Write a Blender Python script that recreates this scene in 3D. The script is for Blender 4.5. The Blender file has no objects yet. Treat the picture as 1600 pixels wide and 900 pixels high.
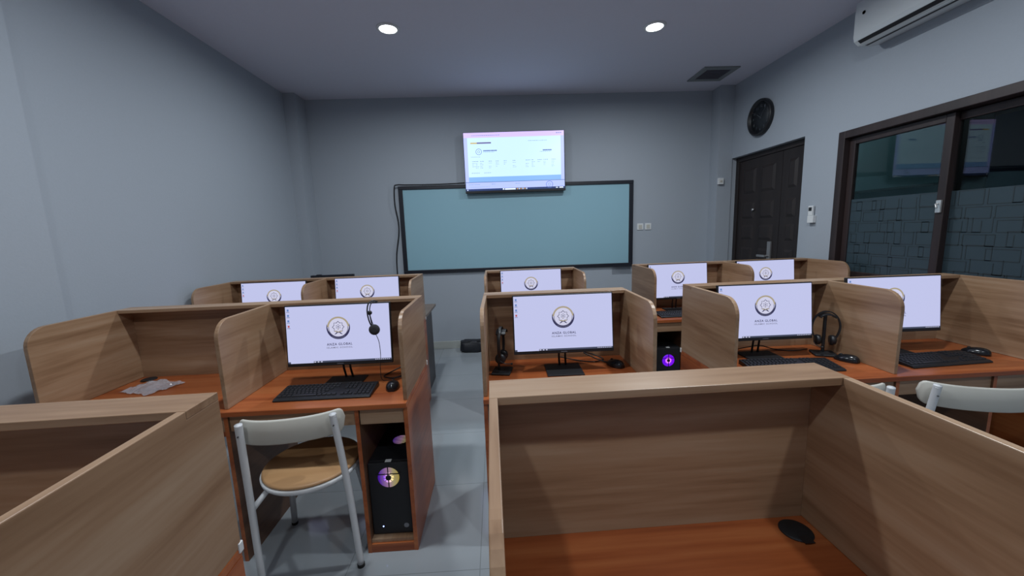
import bpy, bmesh, math, random
from mathutils import Vector, Matrix
random.seed(7)
scene = bpy.context.scene
C = scene.collection
PI = math.pi

# ------------------------------------------------------------------ camera
cam_d = bpy.data.cameras.new('camera'); cam = bpy.data.objects.new('camera', cam_d); C.objects.link(cam)
cam_d.sensor_fit = 'HORIZONTAL'; cam_d.sensor_width = 36.0; cam_d.lens = 603.068*36/1600
cam_d.clip_start = 0.02; cam_d.clip_end = 60
PITCH, YAW, ROLL, HC = 0.1482, 0.038, -0.0359, 1.4941
F_ = Vector((math.sin(YAW)*math.cos(PITCH), math.cos(YAW)*math.cos(PITCH), -math.sin(PITCH)))
R_ = Vector((math.cos(YAW), -math.sin(YAW), 0)); U_ = R_.cross(F_)
R2 = math.cos(ROLL)*R_ + math.sin(ROLL)*U_; U2 = -math.sin(ROLL)*R_ + math.cos(ROLL)*U_
m = Matrix.Identity(4)
for i in range(3):
    m[i][0] = R2[i]; m[i][1] = U2[i]; m[i][2] = -F_[i]
m[2][3] = HC
cam.matrix_world = m
scene.camera = cam

# ------------------------------------------------------------------ world + exposure
w = bpy.data.worlds.new('night'); scene.world = w; w.use_nodes = True
w.node_tree.nodes['Background'].inputs[0].default_value = (0.01, 0.013, 0.018, 1)
w.node_tree.nodes['Background'].inputs[1].default_value = 0.5
scene.view_settings.view_transform = 'Standard'; scene.view_settings.look = 'None'
scene.view_settings.exposure = 0.0; scene.view_settings.gamma = 1.0
scene.view_settings.use_curve_mapping = False

XL, XR, YW, YB, H = -2.298, 2.896, 4.90, -1.7, 3.092
# the ceiling lamps: position, power
LAMPS = [(-0.772, 3.325, 0.92), (1.364, 3.36, 1.15), (-0.80, 1.52, 1.05), (1.32, 1.52, 1.22), (-0.72, -0.33, 0.68), (1.22, -0.33, 0.76)]
LAMP_W = 20.5
LAMP_C = (0.90, 0.96, 1.0)
SCREEN_E = 0.98
TV_E = 2.0

# ------------------------------------------------------------------ materials
MATS = {}
def newmat(name):
    mt = bpy.data.materials.new(name); mt.use_nodes = True
    return mt, mt.node_tree.nodes, mt.node_tree.links, mt.node_tree.nodes['Principled BSDF']
def plain(name, col, rough=0.5, metal=0.0, bump=0.0, bscale=60, var=0.0, spec=0.5):
    if name in MATS: return MATS[name]
    mt, N, L, b = newmat(name)
    b.inputs['Base Color'].default_value = (*col, 1); b.inputs['Roughness'].default_value = rough
    b.inputs['Metallic'].default_value = metal
    b.inputs['Specular IOR Level'].default_value = spec
    if bump or var:
        tc = N.new('ShaderNodeTexCoord'); no = N.new('ShaderNodeTexNoise'); no.inputs['Scale'].default_value = bscale
        no.inputs['Detail'].default_value = 4
        L.new(tc.outputs['Object'], no.inputs['Vector'])
        if bump:
            bp = N.new('ShaderNodeBump'); bp.inputs['Strength'].default_value = bump; bp.inputs['Distance'].default_value = 0.004
            L.new(no.outputs['Fac'], bp.inputs['Height']); L.new(bp.outputs['Normal'], b.inputs['Normal'])
        if var:
            mr = N.new('ShaderNodeMapRange'); mr.inputs['To Min'].default_value = 1-var; mr.inputs['To Max'].default_value = 1+var
            mx = N.new('ShaderNodeMix'); mx.data_type = 'RGBA'; mx.blend_type = 'MULTIPLY'; mx.inputs[0].default_value = 1
            mx.inputs[6].default_value = (*col, 1)
            L.new(no.outputs['Fac'], mr.inputs['Value']); L.new(mr.outputs[0], mx.inputs[7]); L.new(mx.outputs[2], b.inputs['Base Color'])
    MATS[name] = mt; return mt
def wood(name, cols, axis, rough=0.42, scale=1.0):
    """laminate with streaks running along the given axis"""
    if name in MATS: return MATS[name]
    mt, N, L, b = newmat(name)
    tc = N.new('ShaderNodeTexCoord'); mp = N.new('ShaderNodeMapping')
    s = {'x': (0.9, 14, 14), 'y': (14, 0.9, 14), 'z': (14, 14, 0.9)}[axis]
    mp.inputs['Scale'].default_value = tuple(v*scale for v in s)
    oi = N.new('ShaderNodeObjectInfo'); ad = N.new('ShaderNodeVectorMath'); ad.operation = 'ADD'
    mu = N.new('ShaderNodeVectorMath'); mu.operation = 'SCALE'; mu.inputs[3].default_value = 9.0
    cb = N.new('ShaderNodeCombineXYZ'); L.new(oi.outputs['Random'], cb.inputs[0]); L.new(oi.outputs['Random'], cb.inputs[2]); L.new(oi.outputs['Random'], cb.inputs[1])
    L.new(cb.outputs[0], mu.inputs[0]); L.new(tc.outputs['Object'], ad.inputs[0]); L.new(mu.outputs[0], ad.inputs[1])
    L.new(ad.outputs[0], mp.inputs['Vector'])
    n1 = N.new('ShaderNodeTexNoise'); n1.inputs['Scale'].default_value = 0.75; n1.inputs['Detail'].default_value = 5; n1.inputs['Distortion'].default_value = 0.6
    n2 = N.new('ShaderNodeTexNoise'); n2.inputs['Scale'].default_value = 5; n2.inputs['Detail'].default_value = 4
    L.new(mp.outputs[0], n1.inputs['Vector']); L.new(mp.outputs[0], n2.inputs['Vector'])
    mx = N.new('ShaderNodeMix'); mx.data_type = 'FLOAT'; mx.inputs[0].default_value = 0.28
    L.new(n1.outputs['Fac'], mx.inputs[2]); L.new(n2.outputs['Fac'], mx.inputs[3])
    cr = N.new('ShaderNodeValToRGB'); e = cr.color_ramp.elements
    e[0].position = 0.32; e[0].color = (*cols[0], 1); e[1].position = 0.68; e[1].color = (*cols[2], 1)
    k = e.new(0.5); k.color = (*cols[1], 1)
    L.new(mx.outputs[0], cr.inputs[0]); L.new(cr.outputs[0], b.inputs['Base Color'])
    b.inputs['Roughness'].default_value = rough; b.inputs['Specular IOR Level'].default_value = 0.5
    MATS[name] = mt; return mt
def emis(name, col, strength, rough=0.25):
    if name in MATS: return MATS[name]
    mt, N, L, b = newmat(name)
    b.inputs['Base Color'].default_value = (0.01, 0.01, 0.01, 1); b.inputs['Roughness'].default_value = rough
    b.inputs['Emission Color'].default_value = (*col, 1); b.inputs['Emission Strength'].default_value = strength
    MATS[name] = mt; return mt

OAKC = [(0.195, 0.105, 0.055), (0.325, 0.200, 0.118), (0.405, 0.28, 0.185)]
REDC = [(0.20, 0.042, 0.011), (0.35, 0.092, 0.027), (0.45, 0.150, 0.050)]
INNC = [(0.085, 0.040, 0.022), (0.14, 0.070, 0.040), (0.18, 0.095, 0.058)]  # darker brown for the inner boards and bay backs
def INN(ax): return wood('inner_board_dark_'+ax, INNC, ax, 0.45)
def OAK(ax): return wood('oak_laminate_'+ax, OAKC, ax, 0.36)
def RED(ax): return wood('cherry_laminate_'+ax, REDC, ax, 0.32)
M_wall = plain('painted_plaster', (0.365, 0.405, 0.458), 0.75, bump=0.12, bscale=90, var=0.03)
M_ceil = plain('ceiling_paint', (0.66, 0.66, 0.76), 0.8, bump=0.05, bscale=40, var=0.02)
M_black = plain('black_plastic', (0.012, 0.013, 0.016), 0.38)
M_blackm = plain('black_matte', (0.010, 0.011, 0.014), 0.6)
M_key = plain('black_keycap', (0.018, 0.019, 0.023), 0.45)
M_navy = plain('dark_frame', (0.012, 0.014, 0.022), 0.4)
M_white = plain('white_powder_coat', (0.62, 0.64, 0.66), 0.35)
M_cream = plain('cream_plastic', (0.52, 0.51, 0.46), 0.5)
M_whitep = plain('white_plastic', (0.70, 0.72, 0.73), 0.4)
M_metal = plain('brushed_metal', (0.55, 0.55, 0.55), 0.35, metal=1.0)
M_brown = wood('dark_brown_wood', [(0.012, 0.008, 0.008), (0.018, 0.013, 0.013), (0.026, 0.018, 0.017)], 'z', 0.5)
M_frame = wood('dark_brown_frame', [(0.020, 0.013, 0.013), (0.030, 0.019, 0.019), (0.040, 0.026, 0.025)], 'z', 0.45)
M_rubber = plain('rubber', (0.01, 0.01, 0.01), 0.8)

# floor: big glossy light tiles with faint joints
def floor_mat():
    mt, N, L, b = newmat('glossy_floor_tile')
    tc = N.new('ShaderNodeTexCoord'); br = N.new('ShaderNodeTexBrick')
    br.offset = 0; br.inputs['Scale'].default_value = 1; br.inputs['Mortar Size'].default_value = 0.0022
    br.inputs['Brick Width'].default_value = 0.6; br.inputs['Row Height'].default_value = 0.6
    br.inputs['Color1'].default_value = (0.31, 0.34, 0.365, 1); br.inputs['Color2'].default_value = (0.29, 0.32, 0.345, 1)
    br.inputs['Mortar'].default_value = (0.21, 0.23, 0.245, 1)
    mp = N.new('ShaderNodeMapping'); mp.inputs['Location'].default_value = (0.13, 0.27, 0)
    L.new(tc.outputs['Object'], mp.inputs[0]); L.new(mp.outputs[0], br.inputs['Vector'])
    no = N.new('ShaderNodeTexNoise'); no.inputs['Scale'].default_value = 2.2; no.inputs['Detail'].default_value = 6
    L.new(tc.outputs['Object'], no.inputs['Vector'])
    mr = N.new('ShaderNodeMapRange'); mr.inputs['To Min'].default_value = 0.9; mr.inputs['To Max'].default_value = 1.08
    L.new(no.outputs['Fac'], mr.inputs[0])
    mx = N.new('ShaderNodeMix'); mx.data_type = 'RGBA'; mx.blend_type = 'MULTIPLY'; mx.inputs[0].default_value = 1
    L.new(br.outputs['Color'], mx.inputs[6]); L.new(mr.outputs[0], mx.inputs[7]); L.new(mx.outputs[2], b.inputs['Base Color'])
    b.inputs['Roughness'].default_value = 0.09; b.inputs['Specular IOR Level'].default_value = 0.55
    return mt
def glass_mat(name, tint, refl=0.9, rough=0.0):
    mt = bpy.data.materials.new(name); mt.use_nodes = True; N = mt.node_tree.nodes; L = mt.node_tree.links
    N.remove(N['Principled BSDF']); out = N['Material Output']
    t = N.new('ShaderNodeBsdfTransparent'); t.inputs[0].default_value = (*tint, 1)
    g = N.new('ShaderNodeBsdfGlossy'); g.inputs[0].default_value = (refl, refl, refl, 1); g.inputs['Roughness'].default_value = rough
    lw = N.new('ShaderNodeLayerWeight'); lw.inputs[0].default_value = 0.5
    pw = N.new('ShaderNodeMath'); pw.operation = 'POWER'; pw.inputs[1].default_value = 5.0; L.new(lw.outputs['Facing'], pw.inputs[0])
    f = N.new('ShaderNodeMath'); f.operation = 'MULTIPLY_ADD'; f.inputs[1].default_value = 0.9; f.inputs[2].default_value = 0.03; L.new(pw.outputs[0], f.inputs[0])
    mx = N.new('ShaderNodeMixShader'); L.new(f.outputs[0], mx.inputs[0]); L.new(t.outputs[0], mx.inputs[1]); L.new(g.outputs[0], mx.inputs[2])
    L.new(mx.outputs[0], out.inputs[0]); return mt
M_glass = glass_mat('window_glass', (0.80, 0.88, 0.88), 0.9)
M_clear = glass_mat('clear_plastic_film', (0.93, 0.94, 0.96), 0.95, 0.12)

# ------------------------------------------------------------------ mesh helpers
def bm_new(): return bmesh.new()
def box(bm, x0, x1, y0, y1, z0, z1, mi=0):
    v = [bm.verts.new(p) for p in ((x0,y0,z0),(x1,y0,z0),(x1,y1,z0),(x0,y1,z0),(x0,y0,z1),(x1,y0,z1),(x1,y1,z1),(x0,y1,z1))]
    for f in ((0,3,2,1),(4,5,6,7),(0,1,5,4),(1,2,6,5),(2,3,7,6),(3,0,4,7)):
        fc = bm.faces.new([v[i] for i in f]); fc.material_index = mi
    return v
def prism(bm, pts, axis, a, b_, mi=0):
    """extrude a 2-D outline between a and b_ along an axis ('x': pts are (y,z); 'y': (x,z); 'z': (x,y))"""
    def mk(p, t):
        return {'x': (t, p[0], p[1]), 'y': (p[0], t, p[1]), 'z': (p[0], p[1], t)}[axis]
    A = [bm.verts.new(mk(p, a)) for p in pts]; B = [bm.verts.new(mk(p, b_)) for p in pts]
    n = len(pts)
    fs = [bm.faces.new(A), bm.faces.new(B[::-1])]
    for i in range(n): fs.append(bm.faces.new((A[i], B[i], B[(i+1) % n], A[(i+1) % n])))
    for f in fs: f.material_index = mi
def tube(bm, pts, r, seg=10, mi=0, caps=True, rs=None):
    pts = [Vector(p) for p in pts]; rings = []; up = Vector((0, 0, 1))
    prevn = None
    for i, p in enumerate(pts):
        d = (pts[min(i+1, len(pts)-1)] - pts[max(i-1, 0)]).normalized()
        if prevn is None:
            n = d.cross(up) if abs(d.dot(up)) < 0.95 else d.cross(Vector((1, 0, 0)))
        else:
            n = prevn - d*prevn.dot(d)
        n.normalize(); prevn = n; b2 = d.cross(n)
        rr = rs[i] if rs else r
        rings.append([bm.verts.new(p + n*rr*math.cos(2*PI*k/seg) + b2*rr*math.sin(2*PI*k/seg)) for k in range(seg)])
    for a, b_ in zip(rings, rings[1:]):
        for k in range(seg):
            f = bm.faces.new((a[k], a[(k+1) % seg], b_[(k+1) % seg], b_[k])); f.smooth = True; f.material_index = mi
    if caps:
        f1 = bm.faces.new(rings[0][::-1]); f2 = bm.faces.new(rings[-1]); f1.material_index = f2.material_index = mi
def spline(pts, n=8):
    """Catmull-Rom through points"""
    P = [Vector(p) for p in pts]; out = []
    for i in range(len(P)-1):
        p0, p1, p2, p3 = P[max(i-1, 0)], P[i], P[i+1], P[min(i+2, len(P)-1)]
        for k in range(n):
            t = k/n
            out.append(0.5*((2*p1) + (p2-p0)*t + (2*p0-5*p1+4*p2-p3)*t*t + (3*p1-p0-3*p2+p3)*t**3))
    out.append(P[-1]); return out
def lathe(bm, prof, c, axis='z', seg=32, mi=0, smooth=True):
    """revolve (radius, height) profile"""
    rings = []
    for r, h in prof:
        ring = []
        for k in range(seg):
            a = 2*PI*k/seg; x, y = r*math.cos(a), r*math.sin(a)
            p = {'z': (x, y, h), 'y': (x, h, y), 'x': (h, x, y)}[axis]
            ring.append(bm.verts.new((c[0]+p[0], c[1]+p[1], c[2]+p[2])))
        rings.append(ring)
    for a, b_ in zip(rings, rings[1:]):
        for k in range(seg):
            f = bm.faces.new((a[k], a[(k+1) % seg], b_[(k+1) % seg], b_[k])); f.smooth = smooth; f.material_index = mi
    for rg in (rings[0], rings[-1]):
        f = bm.faces.new(rg); f.material_index = mi
def obj(name, bm, mats, parent=None, bevel=0.0, bseg=2, smooth_angle=True):
    bmesh.ops.recalc_face_normals(bm, faces=bm.faces)
    me = bpy.data.meshes.new(name); bm.to_mesh(me); bm.free()
    for mt in (mats if isinstance(mats, (list, tuple)) else [mats]): me.materials.append(mt)
    o = bpy.data.objects.new(name, me); C.objects.link(o)
    if parent: o.parent = parent
    if bevel:
        b = o.modifiers.new('bevel', 'BEVEL'); b.width = bevel; b.segments = bseg; b.limit_method = 'ANGLE'; b.angle_limit = math.radians(40)
    return o
def empty(name, loc, rz=0.0, label=None, cat=None, group=None):
    o = bpy.data.objects.new(name, None); C.objects.link(o); o.location = loc; o.rotation_euler = (0, 0, rz); o.empty_display_size = 0.05
    tag(o, label, cat, group); return o
def tag(o, label=None, cat=None, group=None, kind=None):
    if label: o['label'] = label
    if cat: o['category'] = cat
    if group: o['group'] = group
    if kind: o['kind'] = kind
    return o
def struct(name, bm, mats, parent=None, bevel=0.0):
    o = obj(name, bm, mats, parent, bevel)
    if parent is None: o['kind'] = 'structure'
    return o
def copy_tree(o, parent=None):
    c = o.copy(); C.objects.link(c)
    if parent: c.parent = parent
    for ch in list(o.children): copy_tree(ch, c)
    return c
def text_into(bm, body, cx, cz, y, width, mi, height=None, align='CENTER'):
    """flat lettering in the x-z plane (front towards -y), added to bm"""
    cu = bpy.data.curves.new('lettering', 'FONT'); cu.body = body; cu.resolution_u = 2; cu.offset = 0.018; cu.space_character = 1.2
    to = bpy.data.objects.new('lettering', cu); C.objects.link(to)
    dg = bpy.context.evaluated_depsgraph_get(); ev = to.evaluated_get(dg); me = ev.to_mesh()
    vs = [v.co.copy() for v in me.vertices]; fs = [tuple(p.vertices) for p in me.polygons]
    ev.to_mesh_clear(); bpy.data.objects.remove(to); bpy.data.curves.remove(cu)
    x0 = min(v.x for v in vs); x1 = max(v.x for v in vs); y0 = min(v.y for v in vs); y1 = max(v.y for v in vs)
    s = width/(x1-x0); sz = (height/(y1-y0)) if height else s
    nv = [bm.verts.new((cx+(v.x-(x0+x1)/2)*s, y, cz+(v.y-(y0+y1)/2)*sz)) for v in vs]
    for f in fs:
        try:
            q = bm.faces.new([nv[i] for i in f]); q.material_index = mi
        except ValueError: pass

# ------------------------------------------------------------------ room shell
T = 0.15
b = bm_new(); box(b, XL-T, XR+2.0, YB-T, YW+T, -0.12, 0.0); struct('floor', b, floor_mat())
b = bm_new(); box(b, XL-T, XR+T, YB-T, YW+T, H, H+0.12); struct('ceiling', b, M_ceil)
b = bm_new(); box(b, XL-T, XR+T, YW, YW+T, 0, H); struct('wall_back', b, M_wall)
b = bm_new(); box(b, XL-T, XR+T, YB-T, YB, 0, H); struct('wall_front', b, M_wall)
b = bm_new(); box(b, XL-T, XL, YB, YW, 0, H); struct('wall_left', b, M_wall)
# right wall with door and window openings
DY0, DY1, DZ = 3.611, 4.735, 2.257
WY0, WY1, WZ0, WZ1 = 1.50, 3.238, 0.95, 2.198
b = bm_new()
box(b, XR, XR+T, DY1, YW, 0, H); box(b, XR, XR+T, DY0, DY1, DZ, H)
box(b, XR, XR+T, WY1, DY0, 0, H); box(b, XR, XR+T, WY0, WY1, WZ1, H); box(b, XR, XR+T, WY0, WY1, 0, WZ0)
box(b, XR, XR+T, YB, WY0, 0, H)
struct('wall_right', b, M_wall)
b = bm_new(); box(b, 2.72, XR, 4.72, YW, 0, H); struct('trim_1', b, M_wall)
b = bm_new(); box(b, XL, -2.17, 4.66, YW, 0, H); struct('trim_2', b, M_wall)
b = bm_new(); box(b, XL, -2.24, 1.35, 2.06, 0, H); struct('trim_3', b, M_wall)
M_base = plain('baseboard_tile', (0.40, 0.42, 0.40), 0.25, var=0.05, bscale=8)
b = bm_new(); box(b, -2.17, 2.72, YW-0.012, YW, 0, 0.10); struct('baseboard_back', b, M_base, bevel=0.003)
b = bm_new(); box(b, XL, XL+0.012, 2.06, 4.66, 0, 0.10); struct('baseboard_left', b, M_base, bevel=0.003)
b = bm_new(); box(b, XR-0.012, XR, WY0, DY0, 0, 0.10); struct('baseboard_right', b, M_base, bevel=0.003)

# corridor beyond the window
M_cor = plain('corridor_paint', (0.20, 0.34, 0.36), 0.8, bump=0.05, var=0.05, bscale=5)
b = bm_new(); box(b, 4.6, 4.7, YB-T, YW+1.5, 0, H); struct('wall_corridor', b, M_cor)
b = bm_new(); box(b, XR+T, 4.6, YW+1.4, YW+1.5, 0, H); box(b, XR+T, 4.6, YB-T, YB, 0, H); struct('wall_corridor_end', b, M_cor)
b = bm_new(); box(b, XR+T, 4.7, YB-T, YW+1.5, H, H+0.1); struct('ceiling_corridor', b, M_ceil)
b = bm_new(); box(b, 4.53, 4.6, 3.9, 6.3, 1.80, 1.825); struct('trim_4', b, plain('corridor_trim', (0.05, 0.07, 0.07), 0.6))
d3 = bm_new(); box(d3, 4.52, 4.60, 2.5, 3.85, 0, 2.5); dd = struct('added_dark_door', d3, M_brown)  # added door, makes the view through the right sash dark
b = bm_new(); box(b, 4.51, 4.52, 2.95, 3.45, 1.5, 2.35); obj('added_dark_pane', b, plain('dark_blue_pane', (0.02, 0.025, 0.05), 0.15), dd)  # added pane for the dark blue patch in that view
b = bm_new(); box(b, 4.505, 4.512, 2.9, 2.95, 1.45, 2.4); box(b, 4.505, 4.512, 3.45, 3.5, 1.45, 2.4); obj('pane_frame', b, M_frame, dd)
t = empty('added_corridor_lamp', (3.7, 5.3, H), 0, 'added unseen round lamp lighting the corridor beyond the window', 'ceiling lamp')
b = bm_new(); lathe(b, [(0.12, -0.0005), (0.13, -0.02), (0.11, -0.05), (0.001, -0.065)], (0, 0, 0), 'z', 32); obj('lamp_bowl', b, emis('added_lamp_glow', (0.8, 1.0, 1.0), 2.0), t)
cl = bpy.data.lights.new('added_corridor_light', 'POINT'); cl.shadow_soft_size = 0.08; cl.energy = 5.5; cl.color = (0.75, 0.95, 1.0)  # added unseen lamp, brightens the corridor wall behind the panes
clo = bpy.data.objects.new('added_corridor_light', cl); C.objects.link(clo); clo.location = (0, 0, -0.2); clo.parent = t

# ------------------------------------------------------------------ door (set back in its reveal)
b = bm_new()
DX = XR+0.06
box(b, DX, DX+0.05, DY0, DY0+0.055, 0, DZ); box(b, DX, DX+0.05, DY1-0.055, DY1, 0, DZ); box(b, DX, DX+0.05, DY0+0.055, DY1-0.055, DZ-0.055, DZ)
dr = struct('door_1', b, M_brown, bevel=0.004)
def panelled(y0, y1, cols):
    bb = bm_new(); box(bb, DX+0.012, DX+0.045, y0, y1, 0.01, DZ-0.058)
    wgap = 0.09; ncol = cols; cw = ((y1-y0) - wgap*(ncol+1))/ncol
    rows = [(0.18, 0.50), (0.60, 0.86), (0.96, 1.20), (1.29, 1.46), (1.53, 1.72), (1.82, 2.10)]
    for c_ in range(ncol):
        ya = y0 + wgap + c_*(cw+wgap)
        for za, zb in rows:
            # raised and chamfered field
            o1 = [(ya, za), (ya+cw, za), (ya+cw, zb), (ya, zb)]
            i1 = [(ya+.028, za+.028), (ya+cw-.028, za+.028), (ya+cw-.028, zb-.028), (ya+.028, zb-.028)]
            V1 = [bb.verts.new((DX+0.0119, *q)) for q in o1]; V2 = [bb.verts.new((DX-0.002, *q)) for q in i1]
            for k in range(4): bb.faces.new((V1[k], V1[(k+1) % 4], V2[(k+1) % 4], V2[k]))
            bb.faces.new(V2)
    return bb
lf = obj('door_leaf', panelled(DY0+0.36, DY1-0.058, 2), M_brown, dr)
obj('door_leaf', panelled(DY0+0.058, DY0+0.355, 1), M_brown, dr)
b = bm_new(); box(b, DX-0.006, DX+0.012, 4.055, 4.105, 1.02, 1.275); lathe(b, [(0.012, -0.05), (0.012, 0)], (DX, 4.08, 1.12), 'x', 12)
box(b, DX-0.055, DX-0.038, 4.07, 4.20, 1.108, 1.132); obj('door_handle', b, plain('dull_steel', (0.38, 0.38, 0.39), 0.4, metal=0.7), lf, bevel=0.002)
b = bm_new(); lathe(b, [(0.012, -0.014), (0.016, -0.004), (0.016, 0.0125)], (DX, 4.375, 1.63), 'x', 14); obj('peephole', b, M_metal, lf)

# ------------------------------------------------------------------ window
fd0, fd1 = XR-0.012, XR+0.11
b = bm_new(); fw = 0.06
box(b, fd0, fd1, WY1-fw, WY1, WZ0, WZ1); box(b, fd0, fd1, WY0, WY0+fw, WZ0, WZ1)
box(b, fd0, fd1, WY0+fw, WY1-fw, WZ1-fw, WZ1); box(b, fd0, fd1, WY0+fw, WY1-fw, WZ0, WZ0+fw)
win = struct('window_1', b, M_frame, bevel=0.004)
def sash(y0, y1, x):
    bb = bm_new(); s = 0.05; z0, z1 = WZ0+fw, WZ1-fw-0.004
    box(bb, x, x+0.035, y0, y0+s, z0, z1); box(bb, x, x+0.035, y1-s, y1, z0, z1)
    box(bb, x, x+0.035, y0+s, y1-s, z1-s, z1); box(bb, x, x+0.035, y0+s, y1-s, z0, z0+s)
    o = obj('window_sash', bb, M_frame, win, bevel=0.004)
    bb = bm_new(); box(bb, x+0.014, x+0.020, y0+s, y1-s, z0+s, z1-s); obj('window_pane', bb, M_glass, o)
    # frosted privacy film with a maze of thin lines on the lower part
    bb = bm_new(); fz = 1.645
    box(bb, x+0.0105, x+0.0125, y0+s, y1-s, z0+s, fz)
    rnd = random.Random(int(y0*100)); ya, yb = y0+s, y1-s; za, zb = z0+s, fz
    t2 = 0.0022; xx = x+0.0095
    def hl(y_a, y_b, z): box(bb, xx, xx+0.001, max(ya, y_a), min(yb, y_b), z-t2, z+t2, 1)
    def vl(y, z_a, z_b): box(bb, xx, xx+0.001, y-t2, y+t2, max(za, z_a), min(zb, z_b), 1)
    cy = ya-0.03; rowi = 0
    z = za-0.02
    while z < zb-0.03:
        y = ya - 0.05 + (0.055 if rowi % 2 else 0)
        while y < yb-0.02:
            ww = rnd.choice([0.10, 0.13, 0.16]); hh = rnd.choice([0.07, 0.09])
            if y+ww > ya+0.01 and z+hh > za+0.01:
                zt = min(z+hh, zb)
                if ya < y < yb: vl(y, z, zt)
                if ya < y+ww < yb: vl(y+ww, z, zt)
                if z > za: hl(y, y+ww, z)
                if z+hh < zb and rnd.random() < 0.75: hl(y, y+ww, z+hh)
            y += ww - rnd.choice([0.03, 0.045, -0.02])
        z += 0.085; rowi += 1
    obj('frosted_film', bb, [M_film, plain('film_line', (0.02, 0.03, 0.035), 0.5)], o)
    return o
mtf = bpy.data.materials.new('frosted_film'); mtf.use_nodes = True
_N = mtf.node_tree.nodes; _L = mtf.node_tree.links; _pb = _N['Principled BSDF']
_pb.inputs['Base Color'].default_value = (0.045, 0.072, 0.09, 1); _pb.inputs['Roughness'].default_value = 0.45
_tr = _N.new('ShaderNodeBsdfTransparent'); _tr.inputs[0].default_value = (0.6, 0.7, 0.72, 1)
_mx = _N.new('ShaderNodeMixShader'); _mx.inputs[0].default_value = 0.75
_L.new(_tr.outputs[0], _mx.inputs[1]); _L.new(_pb.outputs[0], _mx.inputs[2]); _L.new(_mx.outputs[0], _N['Material Output'].inputs[0])
M_film = mtf
sa = sash(2.445, WY1-fw-0.002, XR+0.035)
sb = sash(WY0+fw+0.002, 2.50, XR+0.072)
b = bm_new(); box(b, XR+0.022, XR+0.0345, 2.455, 2.485, 1.51, 1.59); tube(b, [(XR+0.02, 2.47, 1.57), (XR+0.005, 2.47, 1.565), (XR-0.004, 2.455, 1.54)], 0.006, 8)
obj('window_latch', b, plain('bright_latch', (0.7, 0.7, 0.7), 0.3, metal=0.6), sa, bevel=0.002)

# ------------------------------------------------------------------ ceiling lamps and vent
M_lens = emis('lamp_lens', (0.93, 0.97, 1.0), 14.0)
names = ['round recessed ceiling lamp, left one of the pair nearer the whiteboard', 'round recessed ceiling lamp, right one of the pair nearer the whiteboard, beside the air vent',
         'round recessed ceiling lamp, left one of the middle pair above the second desk row', 'round recessed ceiling lamp, right one of the middle pair above the second desk row',
         'round recessed ceiling lamp, left one of the pair nearest the camera', 'round recessed ceiling lamp, right one of the pair nearest the camera']
for i, (lx, ly, k) in enumerate(LAMPS):
    t = empty('ceiling_lamp', (lx, ly, H), 0, names[i], 'ceiling lamp', 'recessed ceiling lamps')
    b = bm_new(); lathe(b, [(0.066, 0.0), (0.088, 0.0), (0.088, -0.004), (0.080, -0.010), (0.068, -0.010), (0.066, 0.0)], (0, 0, 0), 'z', 40)
    obj('lamp_ring', b, M_whitep, t)
    b = bm_new(); lathe(b, [(0.001, -0.0085), (0.04, -0.0083), (0.0655, -0.007), (0.0655, -0.001), (0.001, -0.001)], (0, 0, 0), 'z', 40)
    obj('lamp_lens', b, M_lens, t)
    ld = bpy.data.lights.new('downlight', 'AREA'); ld.shape = 'DISK'; ld.size = 0.12; ld.energy = LAMP_W*k; ld.color = LAMP_C; ld.spread = math.radians(174)
    lo = bpy.data.objects.new('downlight', ld); C.objects.link(lo); lo.location = (0, 0, -0.0125); lo.parent = t
t = empty('ceiling_vent', (2.42, 4.37, H), 0, 'square ceiling air vent with pale frame and dark slats above the door', 'air vent')
b = bm_new()
for q in ((-.19, .19, -.19, -.13), (-.19, .19, .13, .19), (-.19, -.13, -.13, .13), (.13, .19, -.13, .13)): box(b, *q, -0.012, -0.0)
obj('vent_frame', b, plain('vent_grey', (0.22, 0.24, 0.25), 0.6), t, bevel=0.003)
b = bm_new()
for i in range(8):
    y = -0.125+i*0.033; box(b, -.13, .13, y, y+0.016, -0.010, -0.004)
obj('vent_slats', b, plain('vent_dark', (0.10, 0.095, 0.12), 0.6), t)
b = bm_new(); box(b, -.13, .13, -.13, .13, -0.003, -0.0005); obj('vent_backing', b, M_blackm, t)

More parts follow.
